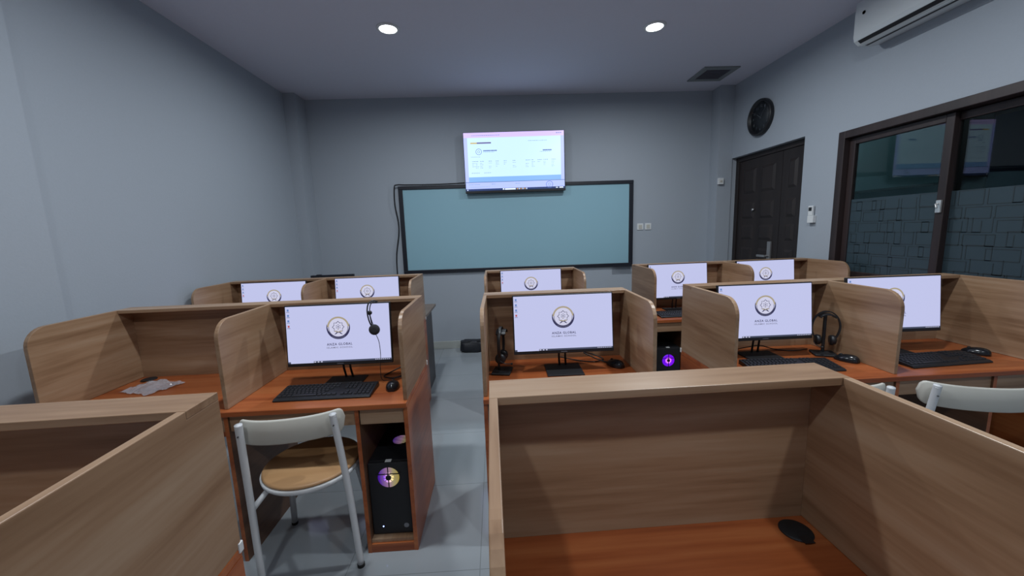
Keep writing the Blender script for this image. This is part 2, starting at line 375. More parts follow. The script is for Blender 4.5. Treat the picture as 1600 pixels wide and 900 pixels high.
# ------------------------------------------------------------------ carrel desks
TH, HT, CAP, D, HD, WU = 0.018, 1.1492, 0.097, 0.5075, 0.75, 0.8076
DT = 0.024
def partition_bm(u, cut=True, r=0.085):
    b = bm_new(); pts = [(0, HD+0.0005), (0, HT-TH), (-CAP, HT-TH), (-CAP, HT)]
    cy, cz = -(D-r), HT-r
    for k in range(9):
        a = PI/2 + k*(PI/2)/8
        pts.append((cy + r*math.cos(a), cz + r*math.sin(a)))
    pts.append((-D, HD+0.0005))
    prism(b, pts, 'x', u, u+TH); return b
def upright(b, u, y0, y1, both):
    """lower side board: red front edge; darker brown on both faces for inner boards"""
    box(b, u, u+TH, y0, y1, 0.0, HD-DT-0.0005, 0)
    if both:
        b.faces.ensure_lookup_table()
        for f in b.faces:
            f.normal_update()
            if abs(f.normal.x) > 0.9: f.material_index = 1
def carrel(loc, rz, label, panels, comps, pv=0.0, grommets=(), right_origin=False):
    """panels: u of left faces of the uprights; comps: (divider u, side u0, u1) of each cpu bay"""
    t = empty('study_carrel', (loc[0], loc[1], 0), rz, label, 'computer desk', 'wooden study carrel desks')
    uL, uR = panels[0], panels[-1]+TH
    b = bm_new(); box(b, uL, uR, -(D+0.03), 0, HD-DT, HD); dk = obj('desktop', b, RED('x'), t, bevel=0.003)
    for u in panels:
        inner = panels[0] < u < panels[-1]
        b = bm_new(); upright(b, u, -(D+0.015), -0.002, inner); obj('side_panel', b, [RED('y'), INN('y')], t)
        obj('partition', partition_bm(u), OAK('y'), t, bevel=0.002)
    for a, c in zip(panels, panels[1:]):
        b = bm_new(); box(b, a+TH+0.0005, c-0.0005, -(pv+TH), -pv-0.0005, HD+0.0005, HT-TH-0.0005); obj('back_panel', b, OAK('x'), t)
        b = bm_new(); box(b, a+TH+0.0005, c-0.0005, -0.03, -0.012, HD-DT-0.20, HD-DT-0.001); obj('back_rail', b, OAK('x'), t)
    b = bm_new(); box(b, uL, uR, -CAP, 0, HT-TH, HT); obj('top_shelf', b, OAK('x'), t, bevel=0.0015)
    for (dv, u0, u1, a, c) in comps:
        # dv divider left face; u0..u1 clear width of cpu bay; a..c clear width of the knee space
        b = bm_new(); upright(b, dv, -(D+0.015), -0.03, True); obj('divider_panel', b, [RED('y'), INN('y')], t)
        b = bm_new(); box(b, u0+0.0005, u1-0.0005, -(D+0.005), -0.03, 0.045, 0.062); obj('cpu_shelf', b, OAK('y'), t)
        b = bm_new(); box(b, u0+0.0005, u1-0.0005, -(D+0.014), -(D-0.004), 0.001, 0.044); obj('kick_board', b, RED('x'), t)
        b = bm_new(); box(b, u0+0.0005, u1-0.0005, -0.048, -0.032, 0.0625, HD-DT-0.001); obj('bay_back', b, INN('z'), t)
        for (p, q) in ((u0, u1), (a, c)):
            b = bm_new(); box(b, p+0.002, q-0.002, -(D+0.008), -(D-0.01), HD-DT-0.078, HD-DT-0.004); f = obj('drawer_front', b, OAK('x'), t, bevel=0.002)
            b = bm_new(); box(b, p+0.012, q-0.012, -(D-0.0105), -0.12, HD-DT-0.074, HD-DT-0.062); obj('drawer_bottom', b, OAK('y'), f)
    for (gu, gv) in grommets:
        b = bm_new(); lathe(b, [(0.001, 0.0), (0.036, 0.0), (0.036, 0.002), (0.033, 0.0045), (0.001, 0.0045)], (gu, -gv, HD), 'z', 36)
        g = obj('cable_grommet', b, M_blackm, t)
        b = bm_new(); box(b, gu-0.012, gu+0.012, -gv-0.043, -gv-0.020, HD+0.0046, HD+0.0056); obj('grommet_flap', b, M_black, g)
    for u in (uL-0.003, uR-0.013):
        b = bm_new(); box(b, u, u+0.016, -0.012, 0.004, HD-0.012, HD+0.014); obj('corner_bracket', b, M_whitep, t, bevel=0.002)
    return t
def ro(*us): return [u for u in us]
CB = 0.20
def double_left(loc, rz, label, grommets=()):
    p = [-2*WU+TH, -WU, -TH]
    comps = [(-TH-CB-TH, -TH-CB, -TH, -WU+TH, -TH-CB-TH), (p[0]+TH+CB, p[0]+TH, p[0]+TH+CB, p[0]+2*TH+CB, -WU)]
    return carrel(loc, rz, label, p, comps, 0.0, grommets)
def double_right(loc, rz, label, pv=0.0, cb=0.27, grommets=()):
    p = [0, WU-TH, 2*WU-2*TH]
    cr = cb+0.10 if cb < 0.2 else cb+0.04
    comps = [(TH+cb, TH, TH+cb, 2*TH+cb, WU-TH), (p[2]-cr-TH, p[2]-cr, p[2], WU, p[2]-cr-TH)]
    return carrel(loc, rz, label, p, comps, pv, grommets)
WA = 0.7936
def single(loc, rz, label, pv=0.0, grommets=()):
    p = [0, WA-TH]; cb = CB
    return carrel(loc, rz, label, p, [(p[1]-cb-TH, p[1]-cb, p[1], TH, p[1]-cb-TH)], pv, grommets)
BL = {}
BL['R1'] = ((-0.0287, 0.8619), 0.0140); BL['L1'] = ((-0.6554, 0.8753), 0.0304)
BL['L2'] = ((-0.4289, 2.1825), 0.0003); BL['R2A'] = ((-0.0780, 2.175), -0.012); BL['R2B'] = ((1.0801, 2.1863), 0.0033)
BL['L3'] = ((-0.6467, 3.3866), -0.0014); BL['R3A'] = ((-0.1015, 3.4555), 0.0005); BL['R3B'] = ((1.2332, 3.4645), 0.0033)
single(*BL['R1'], 'empty single wooden study desk filling the lower right, nearest the camera', 0.0, [(0.725, 0.064)])
double_left(*BL['L1'], 'empty double wooden study desk cut off at the lower left corner')
double_left(*BL['L2'], 'double wooden study desk with one monitor and one empty bay, left of the aisle', [(-1.515, 0.06)])
single(*BL['R2A'], 'single wooden study desk right of the aisle in the second row, with a headphone stand', 0.0)
double_right(*BL['R2B'], 'double wooden study desk by the window in the second row with two white chairs', 0.0, 0.18)
double_left(*BL['L3'], 'double wooden study desk by the left wall in the row farthest back')
single(*BL['R3A'], 'small looking single wooden study desk in the back row below the whiteboard', 0.0)
double_right(*BL['R3B'], 'double wooden study desk in the back row in front of the dark door', 0.0, 0.24)
def at(key, u, v, z=HD):
    (x, y), th = BL[key]
    return (x+u*math.cos(th)+v*math.sin(th), y+u*math.sin(th)-v*math.cos(th), z)

# ------------------------------------------------------------------ monitors
M_scr = emis('screen_glow', (0.535, 0.56, 0.83), SCREEN_E)
ink = lambda n, c, s=1.0: emis('screen_ink_'+n, c, s*SCREEN_E)
M_inks = [ink('navy', (0.03, 0.03, 0.09)), ink('gold', (0.40, 0.34, 0.24)), ink('grey', (0.16, 0.16, 0.24)), ink('pale', (0.62, 0.62, 0.80)),
          ink('blue', (0.12, 0.22, 0.5)), ink('task', (0.05, 0.06, 0.10)), ink('red', (0.45, 0.1, 0.12))]
SW, SH = 0.510, 0.286
def ring(bm, cx, cz, y, ro_, ri_, a0, a1, mi, n=40, off=0.0):
    """flat ring or crescent; off shifts the inner circle upwards"""
    A = []; B = []
    for k in range(n+1):
        a = a0+(a1-a0)*k/n
        A.append(bm.verts.new((cx+ro_*math.cos(a), y, cz+ro_*math.sin(a))))
        B.append(bm.verts.new((cx+ri_*math.cos(a), y, cz+off+ri_*math.sin(a))))
    for k in range(n):
        f = bm.faces.new((A[k], A[k+1], B[k+1], B[k])); f.material_index = mi
def poly(bm, pts, y, mi):
    f = bm.faces.new([bm.verts.new((p[0], y, p[1])) for p in pts]); f.material_index = mi
def emblem(bm, cx, cz, R, y):
    """round school crest: gold upper rim, navy crescent below, eight-pointed star, open book"""
    ring(bm, cx, cz, y, R*0.93, 0.0001, 0, 2*PI, 3, 48)
    ring(bm, cx, cz, y-.00012, R*0.97, R*0.82, math.radians(5), math.radians(175), 1, 40)
    ring(bm, cx, cz, y-.00012, R*0.86, R*0.80, math.radians(175), math.radians(365), 2, 40)
    n = 48; A = []; B = []
    a0, a1 = math.radians(160), math.radians(380)
    for k in range(n+1):
        a = a0+(a1-a0)*k/n; th = math.sin(PI*k/n)
        A.append(bm.verts.new((cx+R*1.02*math.cos(a), y-.0002, cz+R*1.02*math.sin(a))))
        rr = R*(1.02-0.23*th**0.7); B.append(bm.verts.new((cx+rr*math.cos(a), y-.0002, cz+rr*math.sin(a))))
    for k in range(n):
        f = bm.faces.new((A[k], A[k+1], B[k+1], B[k])); f.material_index = 0
    # pale marks standing for the curved lettering on the crescent
    for k in range(-6, 7):
        a = -PI/2 + k*0.10; r0, r1 = R*0.885, R*0.955
        da = 0.025
        poly(bm, [(cx+r0*math.cos(a-da), cz+r0*math.sin(a-da)), (cx+r0*math.cos(a+da), cz+r0*math.sin(a+da)), (cx+r1*math.cos(a+da), cz+r1*math.sin(a+da)), (cx+r1*math.cos(a-da), cz+r1*math.sin(a-da))], y-.0003, 2)
    # eight pointed star outline
    so = []; si = []
    for k in range(16):
        a = PI/2 + k*PI/8; rr = R*(0.54 if k % 2 == 0 else 0.41)
        so.append((cx+rr*math.cos(a), cz+R*0.05+rr*math.sin(a))); si.append((cx+(rr-R*0.055)*math.cos(a), cz+R*0.05+(rr-R*0.055)*math.sin(a)))
    for k in range(16):
        j = (k+1) % 16
        poly(bm, [so[k], so[j], si[j], si[k]], y-.0002, 0 if (k % 4 in (0, 3)) else 2)
    # centre figure and book
    for dx, dz, s, mi in [(0.17*math.cos(q*PI/3+0.5), 0.06+0.17*math.sin(q*PI/3+0.5), 0.075, 2) for q in range(6)] + [(0, .06, .09, 0), (-.02, -.17, .07, 1)]:
        poly(bm, [(cx+R*(dx-s*.6), cz+R*(dz+.03)), (cx+R*dx, cz+R*(dz-s)), (cx+R*(dx+s*.6), cz+R*(dz+.03)), (cx+R*dx, cz+R*(dz+s))], y-.0003, mi)
    poly(bm, [(cx-R*.05, cz-R*.44), (cx-R*.14, cz-R*.38), (cx-R*.38, cz-R*.62), (cx-R*.20, cz-R*.56)], y-.0003, 0)
    poly(bm, [(cx+R*.05, cz-R*.44), (cx+R*.14, cz-R*.38), (cx+R*.38, cz-R*.62), (cx+R*.20, cz-R*.56)], y-.0003, 0)
    poly(bm, [(cx-R*.34, cz-R*.36), (cx, cz-R*.42), (cx+R*.34, cz-R*.36), (cx+R*.30, cz-R*.26), (cx, cz-R*.34), (cx-R*.30, cz-R*.26)], y-.0002, 1)
def make_monitor():
    t = empty('monitor', (0, 0, HD), 0, 'x', 'computer monitor', 'black computer monitors showing the school crest')
    # local frame: z=0 desk, front towards -y; panel front at y=0
    zt = 0.407; zb = zt-0.309
    b = bm_new(); box(b, -0.261, 0.261, 0.0, 0.018, zb, zt)
    prism(b, [(-0.13, zb+0.06), (0.13, zb+0.06), (0.15, zb+0.20), (-0.15, zb+0.20)], 'y', 0.018, 0.045)
    panel = obj('monitor_housing', b, M_black, t, bevel=0.003)
    b = bm_new(); box(b, -SW/2, SW/2, -0.0012, 0.0002, zt-0.006-SH, zt-0.006); sc = obj('screen', b, M_scr, panel)
    b = bm_new(); y = -0.0016; top = zt-0.006
    emblem(b, 0.0, top-0.113, 0.057, y); obj('crest', b, M_inks, sc); b = bm_new()
    text_into(b, 'ANZA GLOBAL', 0.002, top-0.196, y-.0002, 0.126, 0, 0.0125)
    text_into(b, 'ISLAMIC SCHOOL', 0.002, top-0.213, y-.0002, 0.128, 2, 0.008)
    obj('school_name', b, M_inks, sc); b = bm_new()
    # desktop icons
    for i, mi in enumerate((4, 4, 4, 6)):
        zc = top-0.016-i*0.027
        box(b, -SW/2+0.008, -SW/2+0.017, y, y+.0004, zc-0.006, zc+0.004, mi); box(b, -SW/2+0.005, -SW/2+0.020, y, y+.0004, zc-0.0115, zc-0.009, 2)
    obj('desktop_icons', b, M_inks, sc); b = bm_new()
    # task bar
    zt2 = top-SH
    box(b, -SW/2, -SW/2+0.012, y-.0001, y+.0004, zt2, zt2+0.009, 5); box(b, -SW/2+0.125, SW/2, y-.0001, y+.0004, zt2, zt2+0.009, 5)
    for q in range(3): box(b, -SW/2+0.128+q*0.016, -SW/2+0.136+q*0.016, y-.0004, y-.0001, zt2+0.002, zt2+0.007, 3)
    for q in range(8): box(b, SW/2-0.08+q*0.0095, SW/2-0.0745+q*0.0095, y-.0004, y-.0001, zt2+0.003, zt2+0.006, 3)
    obj('task_bar', b, M_inks, sc)
    b = bm_new(); box(b, -0.016, 0.016, -0.0006, 0.0002, zb+0.006, zb+0.011); obj('maker_mark', b, plain('dim_grey', (0.10, 0.10, 0.12), 0.5), panel)
    b = bm_new()
    box(b, -0.095, 0.095, -0.075, 0.095, 0.0, 0.008); st = obj('stand_base', b, M_blackm, t, bevel=0.003)
    for s in (-1, 1):
        b = bm_new(); tube(b, [(s*0.017+0.004, 0.075, 0.006), (s*0.017, 0.062, 0.06), (s*0.017, 0.05, 0.15), (s*0.017, 0.044, 0.25)], 0.0055, 10); obj('stand_post', b, M_black, t)
    return t
mon0 = make_monitor()
mons = [('L2', -0.376, 0.006, 'lit monitor with a headset hanging over it, behind the white chair left of the aisle', 0.045, 0),
        ('R2A', 0.414, 0.005, 'lit monitor in the single desk right of the aisle, beside a headphone stand', 0.01, 0.0),
        ('R2B', 0.366, 0.005, 'lit monitor in the left bay of the window side double desk, second row', -0.025, -1.0),
        ('R2B', 1.083, 0.018, 'lit monitor nearest the window, half hidden behind a desk partition', -0.015, -2.0),
        ('L3', -1.167, -0.005, 'lit monitor of the back row nearest the left wall', 0.0, 0.0),
        ('L3', -0.418, 0.004, 'lit monitor of the back row just left of the aisle', 0.0, 0.0),
        ('R3A', 0.388, 0.006, 'lit monitor of the back row below the middle of the whiteboard', 0.0, 0.0),
        ('R3B', 0.328, 0.006, 'lit monitor of the back row between whiteboard and dark door', 0.0, 0.0),
        ('R3B', 1.108, 0.006, 'lit monitor of the back row directly below the dark door', 0.0, 0.0)]
for i, (k, u, dz, lab, dv, yaw) in enumerate(mons):
    o = mon0 if i == 0 else copy_tree(mon0)
    o['label'] = lab; o.location = at(k, u, 0.22+dv, HD); o.rotation_euler = (0, 0, BL[k][1]+math.radians(yaw))
    for ch in o.children:
        if ch.name.startswith('monitor_housing'): ch.location = (0, -0.026, dz+0.001); ch.rotation_euler = (math.radians(-6), 0, 0)

# ------------------------------------------------------------------ keyboards and mice
def make_keyboard():
    t = empty('keyboard', (0, 0, HD), 0, 'x', 'keyboard', 'black computer keyboards')
    W_, Dp = 0.445, 0.148
    b = bm_new(); prism(b, [(-Dp/2, 0), (Dp/2, 0), (Dp/2, 0.022), (Dp/2-0.01, 0.024), (-Dp/2+0.012, 0.012), (-Dp/2, 0.007)], 'x', -W_/2, W_/2)
    obj('keyboard_case', b, M_black, t, bevel=0.004)
    b = bm_new(); b2 = bm_new()
    def zat(y): return 0.012+(y+Dp/2-0.012)/(Dp-0.022)*0.012
    def key(x, y, w_=0.0155, d_=0.0155, b=b):
        z = zat(y); s = 0.0018
        lo = [(x-w_/2, y-d_/2), (x+w_/2, y-d_/2), (x+w_/2, y+d_/2), (x-w_/2, y+d_/2)]
        hi = [(x-w_/2+s, y-d_/2+s), (x+w_/2-s, y-d_/2+s), (x+w_/2-s, y+d_/2-s), (x-w_/2+s, y+d_/2-s)]
        A = [b.verts.new((p[0], p[1], zat(p[1])-0.0005)) for p in lo]; B = [b.verts.new((p[0], p[1], zat(p[1])+0.0055)) for p in hi]
        b.faces.new(B)
        for k in range(4): b.faces.new((A[k], A[(k+1) % 4], B[(k+1) % 4], B[k]))
    P = 0.0187
    for r in range(6):
        y = 0.052 - r*P - (0.004 if r > 0 else 0)
        x0 = -W_/2+0.018
        if r == 5:
            x = x0
            for w_ in (1.2, 1.2, 1.2, 6.2, 1.2, 1.2, 1.2, 1.2):
                key(x-P/2+w_*P/2, y, w_*P-0.003, 0.0155); x += w_*P
        else:
            off = (0, 0, 0.3, 0.55, 0.9)[r]*P
            n = (14, 14, 13, 12, 11)[r]
            if off: key(x0-P/2+off/2+P/4, y, off+P/2-0.003)
            for k in range(n - (1 if off else 0)): key(x0+off+(k+(0.5 if off else 0))*P, y)
        for k in range(3):
            if r in (0, 1, 2) or r == 5 or (r == 4 and k == 1): key(0.086+k*P, y, b=b2)
        for k in range(4):
            if r: key(0.150+k*P-0.002, y, b=b2)
    obj('letter_keys', b, M_key, t); obj('number_keys', b2, M_key, t)
    return t
kb0 = make_keyboard()
kbs = [('L2', -0.405, 0.385, 0.0, 'black keyboard in front of the monitor behind the white chair left of the aisle'),
       ('R2B', 0.400, 0.355, -4, 'black keyboard in the left bay of the window side desk, partly hidden'),
       ('R2B', 1.165, 0.372, 3, 'black keyboard nearest the window, on the desk behind the farthest right chair'),
       ('R3B', 0.30, 0.40, 0, 'black keyboard on the back row desk glimpsed through the gap between desks')]
for i, (k, u, v, rz, lab) in enumerate(kbs):
    o = kb0 if i == 0 else copy_tree(kb0)
    o['label'] = lab; o.location = at(k, u, v, HD+0.0005); o.rotation_euler = (0, 0, BL[k][1]+math.radians(rz))
def make_mouse():
    t = empty('computer_mouse', (0, 0, HD), 0, 'x', 'computer mouse', 'black computer mice')
    b = bm_new(); rings = []
    N1, N2 = 14, 18
    for i in range(1, N1):
        a = PI*i/N1; y = -0.055*math.cos(a); rr = math.sin(a)**0.62; ring_ = []
        hz = 0.036*(1-0.25*(y/0.055))*rr
        for k in range(N2+1):
            c = PI*k/N2
            ring_.append(b.verts.new((0.031*rr*math.cos(c)*(1-0.08*math.cos(2*a)), y, max(0.0, hz*math.sin(c)**0.8))))
        rings.append(ring_)
    for p, q in zip(rings, rings[1:]):
        for k in range(N2):
            f = b.faces.new((p[k], p[k+1], q[k+1], q[k])); f.smooth = True
        b.faces.new((p[0], q[0], q[-1], p[-1]))
    b.faces.new(rings[0]); b.faces.new(rings[-1])
    body = obj('mouse_body', b, plain('glossy_black', (0.010, 0.011, 0.014), 0.2), t)
    b = bm_new(); lathe(b, [(0.001, -0.0035), (0.008, -0.003), (0.008, 0.003), (0.001, 0.0035)], (0, 0.026, 0.0265), 'x', 16); obj('scroll_wheel', b, M_rubber, t)
    return t
ms0 = make_mouse()
for i, (k, u, v, rz, lab) in enumerate([('L2', -0.105, 0.352, 8, 'black mouse right of the keyboard behind the white chair, by the aisle'),
        ('R2A', 0.700, 0.188, 30, 'black mouse just showing over the nearest desk top, in the single desk by the aisle'),
        ('R2B', 0.745, 0.305, 25, 'black mouse at the foot of the headphone stand against the partition'),
        ('R2B', 1.470, 0.300, 28, 'black mouse nearest the window, behind the right end of a keyboard')]):
    o = ms0 if i == 0 else copy_tree(ms0)
    o['label'] = lab; o.location = at(k, u, v, HD+0.0005); o.rotation_euler = (0, 0, BL[k][1]+math.radians(rz))

# ------------------------------------------------------------------ headphone stands, headphones, headset
def arc(cx, cz, rx, rz, a0, a1, y=0.0, n=20):
    return [(cx+rx*math.cos(a0+(a1-a0)*k/n), y, cz+rz*math.sin(a0+(a1-a0)*k/n)) for k in range(n+1)]
def make_stand():
    t = empty('headphone_stand', (0, 0, HD), 0, 'x', 'headphone stand', 'black headphone stands')
    b = bm_new(); box(b, -0.055, 0.055, -0.05, 0.05, 0, 0.012); obj('stand_base', b, M_blackm, t, bevel=0.006, bseg=3)
    b = bm_new(); box(b, -0.008, 0.008, 0.012, 0.022, 0.0125, 0.232); obj('stand_post', b, M_black, t, bevel=0.003)
    b = bm_new(); prism(b, [(p[0], p[2]) for p in arc(0, 0.205, 0.040, 0.030, PI*0.12, PI*0.88)] + [(p[0], p[2]) for p in arc(0, 0.200, 0.036, 0.027, PI*0.88, PI*0.12)], 'y', -0.03, 0.02)
    obj('stand_cradle', b, M_black, t, bevel=0.001)
    return t
def make_phones():
    t = empty('headphones', (0, 0, HD), 0, 'x', 'headphones', 'black headphones on stands')
    b = bm_new()
    A = arc(0, 0.155, 0.064, 0.088, -0.75, PI+0.75, 0, 32)
    for s in (-1,):
        for k in range(len(A)-1):
            p, q = Vector(A[k]), Vector(A[k+1])
            n1 = Vector((p.x, 0, p.z-0.155)).normalized()*0.003; n2 = Vector((q.x, 0, q.z-0.155)).normalized()*0.003
            v = [b.verts.new(x) for x in ((p+n1)+Vector((0, -.007, 0)), (q+n2)+Vector((0, -.007, 0)), (q+n2)+Vector((0, .007, 0)), (p+n1)+Vector((0, .007, 0)),
                                          (p-n1)+Vector((0, -.007, 0)), (q-n2)+Vector((0, -.007, 0)), (q-n2)+Vector((0, .007, 0)), (p-n1)+Vector((0, .007, 0)))]
            for f in ((0,3,2,1),(4,5,6,7),(0,1,5,4),(2,3,7,6)): b.faces.new([v[i] for i in f])
    obj('headband', b, M_black, t)
    for s in (-1, 1):
        b = bm_new(); c = (s*0.034, 0, 0.083)
        lathe(b, [(0.010, 0.014*s), (0.024, 0.012*s), (0.028, 0.005*s), (0.028, -0.004*s), (0.025, -0.012*s), (0.012, -0.014*s)], c, 'x', 24)
        obj('ear_cup', b, M_black, t)
    b = bm_new(); tube(b, spline([(-0.05, 0, 0.075), (-0.05, -0.03, 0.062), (-0.03, -0.055, 0.055)]), 0.0022, 6); lathe(b, [(0.004, -.007), (0.006, 0), (0.004, .007)], (-0.028, -0.057, 0.055), 'x', 10)
    obj('microphone', b, M_black, t)
    return t
st0 = make_stand(); hp0 = make_phones()
for i, (k, u, v, rz, lab, lab2) in enumerate([
        ('R2B', 0.715, 0.195, -22, 'black headphone stand against the partition beside a mouse, window side desk', 'black headphones with round open band on the stand left of the window side partition'),
        ('R2A', 0.088, 0.205, 78, 'slim black headphone stand left of the monitor in the single desk by the aisle', 'black headphones seen edge on, on the stand in the single desk by the aisle')]):
    o = st0 if i == 0 else copy_tree(st0); h = hp0 if i == 0 else copy_tree(hp0)
    o['label'] = lab; h['label'] = lab2
    p = at(k, u, v, HD+0.0005)
    o.location = p; h.location = (p[0], p[1], HD+0.002); o.rotation_euler = h.rotation_euler = (0, 0, math.radians(rz))

# headset hanging over the top of the monitor left of the aisle
t = empty('hanging_headset', at('L2', -0.20, 0.262, HD+0.413), 0, 'thin black headset hooked over the top of the monitor behind the white chair', 'headset')
b = bm_new()
tube(b, spline([(-0.004, -0.012, -0.125), (-0.016, -0.014, -0.09), (-0.022, -0.013, -0.045), (-0.016, -0.010, -0.008), (-0.004, 0.0, 0.006), (0.012, 0.018, 0.005), (0.022, 0.032, -0.02), (0.028, 0.036, -0.06)], 6), 0.0035, 8)
tube(b, spline([(0.002, -0.012, -0.115), (-0.006, -0.014, -0.08), (-0.010, -0.013, -0.045), (-0.004, -0.010, -0.010), (0.008, 0.0, 0.004), (0.024, 0.018, 0.003)], 6), 0.0025, 8)
obj('headband', b, M_black, t)
b = bm_new(); lathe(b, [(0.010, -0.010), (0.024, -0.009), (0.027, -0.002), (0.027, 0.004), (0.020, 0.009)], (0.006, -0.016, -0.135), 'y', 26); obj('ear_cup', b, plain('foam', (0.03, 0.03, 0.035), 0.9), t)
b = bm_new(); lathe(b, [(0.004, -0.006), (0.011, -0.004), (0.011, 0.004), (0.004, 0.006)], (-0.009, -0.016, -0.048), 'y', 18); tube(b, [(-0.012, -0.014, -0.052), (-0.004, -0.016, -0.11)], 0.002, 6)
obj('microphone', b, M_black, t)
b = bm_new(); tube(b, spline([(0.012, -0.016, -0.16), (0.024, -0.016, -0.20), (0.026, -0.016, -0.27), (0.020, -0.02, -0.34), (0.03, -0.02, -0.400), (0.10, 0.02, -0.402), (0.16, 0.05, -0.402)], 6), 0.0016, 6)
obj('cable', b, M_black, t)

# loose cables on desks
def cable(key, pts, r, lab, group='loose black cables on the desks'):
    b = bm_new(); tube(b, spline([at(key, u, v, HD+z) for u, v, z in pts], 8), r, 8)
    return tag(obj('cable', b, M_black), lab, 'cable', group)
cable('L2', [(-0.02, 0.10, 0.05), (-0.10, 0.12, 0.030), (-0.17, 0.15, 0.006), (-0.19, 0.20, 0.004), (-0.13, 0.23, 0.004), (-0.06, 0.18, 0.012), (-0.022, 0.13, 0.02)], 0.0035, 'looped thick black cable in the right corner of the desk behind the white chair')
cable('R2A', [(0.42, 0.06, 0.02), (0.52, 0.09, 0.004), (0.60, 0.12, 0.004), (0.66, 0.09, 0.006), (0.60, 0.06, 0.03), (0.55, 0.10, 0.05), (0.66, 0.13, 0.004), (0.73, 0.10, 0.004)], 0.0035, 'tangled black cable right of the monitor stand in the single desk by the aisle')
cable('R2B', [(0.25, 0.07, 0.004), (0.33, 0.10, 0.03), (0.42, 0.09, 0.035), (0.52, 0.08, 0.004), (0.60, 0.12, 0.004), (0.70, 0.10, 0.004)], 0.003, 'thin black cable behind the monitor in the left bay of the window side desk')
b = bm_new(); p = at('R2B', 1.20, 0.10, HD); box(b, p[0]-0.028, p[0]+0.028, p[1]-0.015, p[1]+0.015, p[2]+0.0006, p[2]+0.045)
for s in (-1, 1): box(b, p[0]+s*0.012-0.004, p[0]+s*0.012+0.004, p[1]-0.017, p[1]-0.0151, p[2]+0.015, p[2]+0.03)
tag(obj('power_adapter', b, plain('adapter_beige', (0.35, 0.32, 0.25), 0.5), bevel=0.004), 'small beige power adapter on the desk behind the monitor nearest the window', 'power adapter')

# ------------------------------------------------------------------ computer cases
def rgb_fan_mat(name, multi):
    mt, N, L, bs = newmat(name)
    bs.inputs['Base Color'].default_value = (0.01, 0.01, 0.015, 1)
    tc = N.new('ShaderNodeTexCoord'); sx = N.new('ShaderNodeSeparateXYZ'); L.new(tc.outputs['Object'], sx.inputs[0])
    mr = N.new('ShaderNodeMapRange'); mr.inputs['From Min'].default_value = -0.055; mr.inputs['From Max'].default_value = 0.055
    L.new(sx.outputs[0], mr.inputs[0]); cr = N.new('ShaderNodeValToRGB'); e = cr.color_ramp.elements
    if multi:
        e[0].position = 0.1; e[0].color = (0.18, 0.02, 0.9, 1); e[1].position = 0.95; e[1].color = (1.0, 0.75, 0.15, 1)
        k = e.new(0.5); k.color = (1.0, 0.55, 0.9, 1); k = e.new(0.7); k.color = (1.0, 0.85, 0.45, 1)
    else:
        e[0].color = (0.14, 0.0, 0.85, 1); e[1].color = (0.22, 0.0, 0.9, 1)
    L.new(mr.outputs[0], cr.inputs[0]); L.new(cr.outputs[0], bs.inputs['Emission Color'])
    bs.inputs['Emission Strength'].default_value = 0.30 if multi else 0.9
    return mt
M_rgb = rgb_fan_mat('fan_light_multicolour', True); M_pur = rgb_fan_mat('fan_light_purple', False)
M_hot = emis('fan_light_hot', (0.85, 0.22, 1.0), 1.3)
M_rgb2 = M_rgb.copy(); M_rgb2.name = 'fan_light_bright'; M_rgb2.node_tree.nodes['Principled BSDF'].inputs['Emission Strength'].default_value = 1.0
